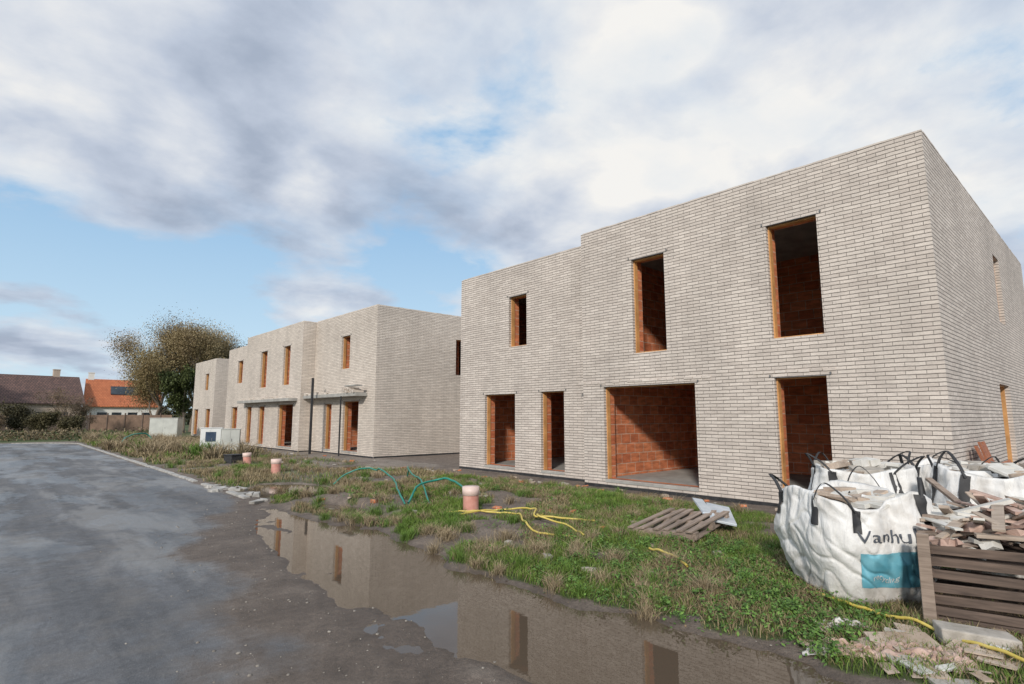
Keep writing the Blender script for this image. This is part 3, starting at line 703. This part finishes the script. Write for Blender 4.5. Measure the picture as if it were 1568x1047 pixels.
for (x_,y_) in ((5.2,4.0),(5.0,4.4),(4.9,4.9),(5.5,3.5),(4.6,6.3),(4.7,6.9),(5.1,2.9),(5.0,5.6)): tuft(x_,y_,.2,340,.07,.2,True,.005)
for i in range(70): tuft(random.uniform(4.4,10.3),random.uniform(4.5,12),.14,120,.06,.2,random.random()<.4,.007)
for i in range(60): tuft(random.uniform(4.4,8.3),random.uniform(9,24),.2,120,.08,.24,random.random()<.5,.010)
for i in range(60): tuft(random.uniform(4.4,8.8),random.uniform(24,50),.35,90,.3,.8,random.random()<.8,.03)
for i in range(14): tuft(6.4+random.uniform(-.9,.8),1.6+random.uniform(-.3,1.6),.1,90,.06,.16,False)
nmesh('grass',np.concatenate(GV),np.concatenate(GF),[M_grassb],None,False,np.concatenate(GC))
def leaves(P,S,C,flat=.5):
    n=len(P); a=rng.uniform(0,6.28,n); tilt=rng.normal(0,flat,n); b_=rng.uniform(0,6.28,n)
    u=np.stack([np.cos(a)*np.cos(tilt),np.sin(a)*np.cos(tilt),np.sin(tilt)],1); w_=np.cross(u,np.stack([np.cos(b_)*.5,np.sin(b_)*.5,np.ones(n)],1)); w_/=np.linalg.norm(w_,axis=1)[:,None]
    S=S[:,None]
    Vv=np.stack([P-u*S,P+w_*S*.55,P+u*S,P-w_*S*.55],1).reshape(-1,3); Ff=(np.arange(n)[:,None]*4+np.array([[0,1,2,3]]))
    return Vv,Ff,np.repeat(C,4,axis=0)
cl=[]
for i in range(460):
    if i<300:
        yy=random.uniform(1.5,4.4); xx=random.uniform(np.interp(yy,RY,RX)+.15,6.6 if yy<3 else 7.2)
    else: xx=random.uniform(4.5,9.5);yy=random.uniform(4.5,12)
    if abs(xx-6.24)<.5 and abs(yy-1.93)<.5: continue
    if grassmask(np.array([xx]),np.array([yy]))[0]<.4 and random.random()<.75: continue
    cl.append((xx,yy))
PP=[];SS=[];CC=[]
for xx,yy in cl:
    n=random.randint(30,90); a=rng.uniform(0,6.28,n); q=np.abs(rng.normal(0,.09,n)); x=xx+q*np.cos(a); y=yy+q*np.sin(a)
    z=height(x,y)+rng.uniform(.01,.13,n)*np.exp(-q*5); PP.append(np.stack([x,y,z],1)); SS.append(rng.uniform(.010,.024,n))
    t=rng.random((n,1)); CC.append((np.array([.06,.125,.03])*(1-t)+np.array([.16,.28,.06])*t)*random.uniform(.7,1.2))
v_,f_,c_=leaves(np.concatenate(PP),np.concatenate(SS),np.concatenate(CC)); nmesh('weeds',v_,f_,[M_leaf],None,False,c_)
n=1500; x=rng.uniform(3.9,10.5,n); y=rng.uniform(.4,14,n); z=height(x,y)+.006; k_=z>WATER+.008
v_,f_,c_=leaves(np.stack([x,y,z],1)[k_],rng.uniform(.008,.022,k_.sum()),np.array([[.25,.17,.10]])*rng.uniform(.4,1.4,(k_.sum(),1)),.15); nmesh('dead_leaves',v_,f_,[M_leaf],None,False,c_)

# ------------------------------------------------------------------ trees and shrubs
def tree(name,x,y,H,spread,nleaf,c1,c2,seed,lsz=.12,levels=5,trunk=.25,dens=1.,wide=1.):
    rs=random.Random(seed); V_,F_=[],[]; tips=[]
    def br(p,d,L,r,lv):
        pts=[p]; q=p.copy(); dd=d.copy()
        for i in range(4):
            dd=(dd+Vector((rs.uniform(-.22,.22),rs.uniform(-.22,.22),rs.uniform(-.05,.16)))).normalized(); q=q+dd*(L/4); pts.append(q.copy())
        tube(V_,F_,pts,[r*(1-.13*i) for i in range(5)],6 if lv>2 else 3)
        if lv<=2: tips.extend(pts[1:])
        if lv==0: return
        for k_ in range(rs.choice((2,3,3)) if lv<levels else 6):
            b_=pts[rs.choice((2,3,4,4))] if lv<levels else pts[rs.choice((1,2,3,4,4))]
            az=rs.uniform(0,6.28) if lv<levels else k_*1.05+rs.uniform(-.3,.3); s_=rs.uniform(.45,.95)*spread
            nd_=(dd+Vector((math.cos(az)*s_,math.sin(az)*s_,rs.uniform(-.1,.35)))).normalized()
            br(b_,nd_,L*rs.uniform(.60,.80),r*.52,lv-1)
    br(Vector((0,0,0)),Vector((0,0,1)),H*.30,trunk,levels)
    e=empty(name,(x,y,hz(x,y)-.05))
    mz=max(v_[2] for v_ in V_); s_=H/mz; V_=[(a*s_*wide,b_*s_*wide,c_*s_) for a,b_,c_ in V_]
    nmesh('trunk_and_limbs',V_,F_,[M_bark],e,True)
    T_=np.array([(t.x*s_*wide,t.y*s_*wide,t.z*s_) for t in tips])
    id_=rng.integers(0,len(T_),nleaf); cs=vnoise(T_[:,0]+T_[:,2]*.7,T_[:,1]+T_[:,2]*.4,.5,seed,2)
    P=T_[id_]+rng.normal(0,.26*H/10*dens,(nleaf,3)); t=np.clip((cs[id_]-.5)*2.2+.5+rng.normal(0,.18,nleaf),0,1)[:,None]
    C=np.array(c1)*(1-t)+np.array(c2)*t
    v_,f_,c_=leaves(P,rng.uniform(.6,1.3,nleaf)*lsz,C,.8); nmesh('foliage',v_,f_,[M_leaf],e,False,c_)
tree('deciduous_tree',16.4,70.5,13.0,1.1,85000,(.19,.135,.07),(.42,.34,.19),5,.075,6,.34,1.8,1.08)
tree('deciduous_tree',13.3,71.5,10.6,1.1,60000,(.20,.145,.07),(.40,.33,.17),8,.075,5,.22,2.4,1.1)
tree('evergreen_tree',14.6,66.5,6.6,.75,24000,(.035,.05,.02),(.10,.12,.04),13,.11,5,.2,1.3,.9)
tree('evergreen_tree',22.5,73,11.4,.7,12000,(.03,.045,.03),(.07,.09,.05),21,.12,5,.2)
for i,(x_,y_,h_,c) in enumerate(((4.5,66,4.2,0),(6.3,67,3.4,0),(1.5,66,2.6,1),(-1.5,64,2.8,1),(-5,65,3.0,1),(3.0,63.5,2.0,1),(-8,63,3,0),(-12,62,3.2,1),(5.0,62,1.7,1),(0.2,62,2.0,0))):
    if c: tree('shrub',x_,y_,h_,1.3,9000,(.045,.042,.022),(.14,.12,.06),30+i,.07,4,.08,dens=3.2,wide=1.25)
    else: tree('bare_shrub',x_,y_,h_,1.2,3500,(.12,.085,.06),(.22,.16,.10),30+i,.05,5,.08,dens=1.8)
n=26000; t=rng.random(n); x=-90+260*t; hgt=2.2+3.0*vnoise(x,x*0,.12,5,4); P=np.stack([x,128+rng.normal(0,2,n),rng.uniform(0,1,n)**.8*hgt],1)
v_,f_,c_=leaves(P,rng.uniform(.3,.7,n),np.array([[.09,.09,.05]])*rng.uniform(.5,1.4,(n,1)),.8); nmesh('distant_tree_line',v_,f_,[M_leaf],None,False,c_)
P=[];C=[]
for i in range(90):
    cx_=random.uniform(-14,12); cy_=random.uniform(52,60) if cx_<9 else random.uniform(55,60); m=160; r_=random.uniform(.4,1.0); hh_=random.uniform(.3,.9)
    P.append(np.stack([cx_+rng.normal(0,r_,m),cy_+rng.normal(0,r_,m),rng.uniform(0,hh_,m)],1)); C.append(np.array([[.19,.15,.09]])*rng.uniform(.4,1.5,(m,1)) if i%3 else np.array([[.08,.10,.04]])*rng.uniform(.5,1.4,(m,1)))
P=np.concatenate(P);v_,f_,c_=leaves(P,rng.uniform(.05,.12,len(P)),np.concatenate(C),1.1); nmesh('dry_weeds',v_,f_,[M_leaf],None,False,c_)

fm=MB()
A=Vector((-16,72.5,0));B=Vector((7.2,71.6,0));C_=Vector((13.3,66.0,0))
def fence(a,b_,m):
    d_=(b_-a); L=d_.length; d_.normalize(); rot=Matrix.Rotation(math.atan2(d_.y,d_.x),3,'Z'); t=0
    while t<L:
        p_=a+d_*(t+.06); fm.box((p_.x,p_.y,.95+random.uniform(-.02,.02)),(.11,.025,1.8),m,rot); t+=.125
    t=0
    while t<L:
        p_=a+d_*t; fm.box((p_.x,p_.y-.05,1.0),(.10,.09,2.1),0,rot); t+=1.8
fence(A,B,0); fence(B,C_,1)
fm.build('wooden_fence',[M_darkwood,wood('brown_fence_boards',(.14,.09,.065),(.28,.18,.12))])

M_roofd=brickmat('dark_roof_tiles',(.13,.08,.068),(.20,.115,.095),(.05,.035,.035),.3,.33,.03)
M_roofo=brickmat('orange_roof_tiles',(.60,.20,.085),(.48,.145,.06),(.25,.08,.04),.3,.33,.03)
M_plaster=simple('white_plaster',(.66,.64,.60),(.76,.74,.70),1,.8,.05)
M_glass=simple('window_glass',(.02,.025,.03),(.05,.06,.07),1,.1,0)
def cottage(name,x,y,L,D,he,hr,roof,wallm,rz,chim,pv=False):
    e=empty(name,(x,y,0)); e.rotation_euler=(0,0,rz); m=MB()
    hx,hy=L/2,D/2
    m.face([(-hx,-hy,0),(hx,-hy,0),(hx,-hy,he),(-hx,-hy,he)]);m.face([(hx,hy,0),(-hx,hy,0),(-hx,hy,he),(hx,hy,he)])
    for sx in (-1,1): m.face([(sx*hx,-hy,0),(sx*hx,hy,0),(sx*hx,hy,he),(sx*hx,0,hr),(sx*hx,-hy,he)])
    m.build('walls',[wallm],e)
    r=MB(); o=.4; sl=(hr-he)/hy
    for sy in (-1,1):
        p=[(-hx-o,sy*(hy+o),he-sl*o+.08),(hx+o,sy*(hy+o),he-sl*o+.08),(hx+o,0,hr+.08),(-hx-o,0,hr+.08)]
        ln=math.hypot(hy+o,hr-he+sl*o); uv=[(0,0),(L+2*o,0),(L+2*o,ln),(0,ln)]
        r.face(p,0,uv); r.face([(a,b_,c-.15) for a,b_,c in p],0,uv)
        r.face([p[0],p[1],(p[1][0],p[1][1],p[1][2]-.15),(p[0][0],p[0][1],p[0][2]-.15)],0)
        for k_ in ((0,3),(1,2)): r.face([p[k_[0]],p[k_[1]],(*p[k_[1]][:2],p[k_[1]][2]-.15),(*p[k_[0]][:2],p[k_[0]][2]-.15)],0)
    r.build('roof',[roof],e)
    c=MB(); c.box((chim*hx,.2,hr+.1),(.7,.7,1.6)); c.box((chim*hx,.2,hr+.95),(.8,.8,.1)); c.build('chimney',[wallm],e)
    w_=MB()
    for k_ in (-.6,-.2,.25,.65): w_.box((k_*hx,-hy-.01,1.6),(1.1,.04,1.3),0); w_.box((k_*hx,-hy-.03,.92),(1.3,.1,.06),1)
    for sx in (-1,1): w_.box((sx*(hx+.01),0,he+.6),(.04,1.1,1.2),0)
    if pv: w_.box((0,-hy*.5,(he+hr)/2+.2),(3.2,1.8,.06),0,Matrix.Rotation(math.atan(sl),3,'X'))
    w_.build('windows',[M_glass,M_plaster],e)
M_buff=simple('buff_brick',(.42,.33,.26),(.5,.4,.32),2)
cottage('tiled_roof_house',2.6,97,10.5,9,3.6,7.0,M_roofd,M_buff,R(6),.6)
cottage('tiled_roof_house',-4.2,88,9,8.0,3.6,7.9,M_roofd,M_plaster,R(84),.2)
cottage('tiled_roof_house',13.6,99,8.2,8,3.4,6.9,M_roofo,M_plaster,R(-4),-.95,True)

# ------------------------------------------------------------------ light and sky
sun_dir=Vector((-1.0,-.66,.60)).normalized()
el=math.asin(sun_dir.z); az=math.atan2(sun_dir.x,sun_dir.y)
sd=bpy.data.lights.new('sun','SUN'); sd.energy=2.8; sd.angle=R(5); sd.color=(1,.93,.84)
so=bpy.data.objects.new('sun',sd); so.rotation_euler=(-sun_dir).to_track_quat('-Z','Y').to_euler(); so.location=(0,0,40); link(so)
W_=bpy.data.worlds.new('World'); scene.world=W_; W_.use_nodes=True; nt=W_.node_tree
bg=nt.nodes['Background']; bg.inputs['Strength'].default_value=.125
sk=nt.nodes.new('ShaderNodeTexSky'); sk.sky_type='NISHITA'; sk.sun_disc=False; sk.sun_elevation=el; sk.sun_rotation=az%(2*math.pi)
sk.air_density=1.0; sk.dust_density=1.5; sk.ozone_density=1.5
tc=nt.nodes.new('ShaderNodeTexCoord').outputs['Generated']
sp=nt.nodes.new('ShaderNodeSeparateXYZ'); nt.links.new(tc,sp.inputs[0])
zc=math_(nt,'ADD',math_(nt,'MAXIMUM',sp.outputs[2],0.0),.22)
cb=nt.nodes.new('ShaderNodeCombineXYZ')
nt.links.new(math_(nt,'DIVIDE',sp.outputs[0],zc),cb.inputs[0]); nt.links.new(math_(nt,'DIVIDE',sp.outputs[1],zc),cb.inputs[1])
cv=cb.outputs[0]
def blob(px,py,rad):
    f_=861.;th=R(7.54);yw=R(42.4); a=(px-784)/f_; u=-(py-523)/f_
    fw=math.cos(th)-u*math.sin(th);up=math.sin(th)+u*math.cos(th)
    d_=Vector((fw*math.sin(yw)+a*math.cos(yw),fw*math.cos(yw)-a*math.sin(yw),up)).normalized()
    vm=nt.nodes.new('ShaderNodeVectorMath'); vm.operation='DISTANCE'; nt.links.new(tc,vm.inputs[0]); vm.inputs[1].default_value=d_
    mr=nt.nodes.new('ShaderNodeMapRange'); mr.interpolation_type='SMOOTHERSTEP'; nt.links.new(vm.outputs['Value'],mr.inputs[0]); mr.inputs[1].default_value=0; mr.inputs[2].default_value=rad; mr.inputs[3].default_value=1; mr.inputs[4].default_value=0
    return mr.outputs[0]
n1=noise(nt,cv,1.5,10,.56,.15); n2=noise(nt,cv,2.7,9,.54,.15); n3=noise(nt,cv,.95,5,.5,.2)
dens=math_(nt,'ADD',n1,.085)
for px_,py_,rd,am in ((350,180,.55,.18),(100,60,.4,.08),(60,390,.22,-.30),(330,440,.24,-.28),(570,400,.20,-.22),(130,570,.32,-.10),(40,490,.13,.24),(170,515,.10,.16),(1150,200,.6,.10),(740,50,.22,.06),(670,420,.15,-.16),(880,330,.2,.10),(1500,20,.20,-.14),(600,340,.12,-.08),(1400,130,.3,.04),(830,60,.10,-.06)):
    dens=math_(nt,'ADD',dens,math_(nt,'MULTIPLY',blob(px_,py_,rd),am))
mask=ramp(nt,dens,[(.46,0),(.505,.38),(.56,.80),(.68,1)])
shd=math_(nt,'ADD',math_(nt,'MULTIPLY',n2,.60),math_(nt,'MULTIPLY',n3,.40))
for px_,py_,rd,am in ((330,300,.42,-.085),(60,490,.2,-.10),(520,100,.35,-.03),(1050,110,.40,.055),(760,230,.18,.12),(1150,240,.25,.06),(960,300,.15,.09),(460,280,.08,.11),(290,215,.09,.13),(340,212,.05,.06),(1450,150,.35,.035),(60,80,.3,.05),(1010,60,.15,.09)):
    shd=math_(nt,'ADD',shd,math_(nt,'MULTIPLY',blob(px_,py_,rd),am))
shd=math_(nt,'ADD',shd,math_(nt,'MULTIPLY',ramp(nt,dens,[(.50,1),(.70,0)]),.06))
ccol=ramp(nt,shd,[(.38,(3.1,3.6,4.5)),(.46,(4.2,4.7,5.6)),(.54,(5.6,5.9,6.4)),(.63,(7.3,7.2,7.0))])
hzn=ramp(nt,sp.outputs[2],[(.0,1),(.34,0)])
blue=mix(nt,hzn,(2.6,4.4,6.5),(5.3,6.8,7.7))
skyc=mix(nt,.88,sk.outputs[0],blue)
fin=mix(nt,mask,skyc,ccol)
nt.links.new(fin,bg.inputs['Color'])

cd=bpy.data.cameras.new('camera'); cd.sensor_width=36; cd.lens=36*861/1568; cd.clip_end=6000; cd.clip_start=.05
co=bpy.data.objects.new('camera',cd); co.location=(0,0,1.7); co.rotation_euler=(R(97.54),0,R(-42.4)); link(co); scene.camera=co
scene.view_settings.view_transform='Standard'; scene.view_settings.look='None'; scene.view_settings.exposure=0
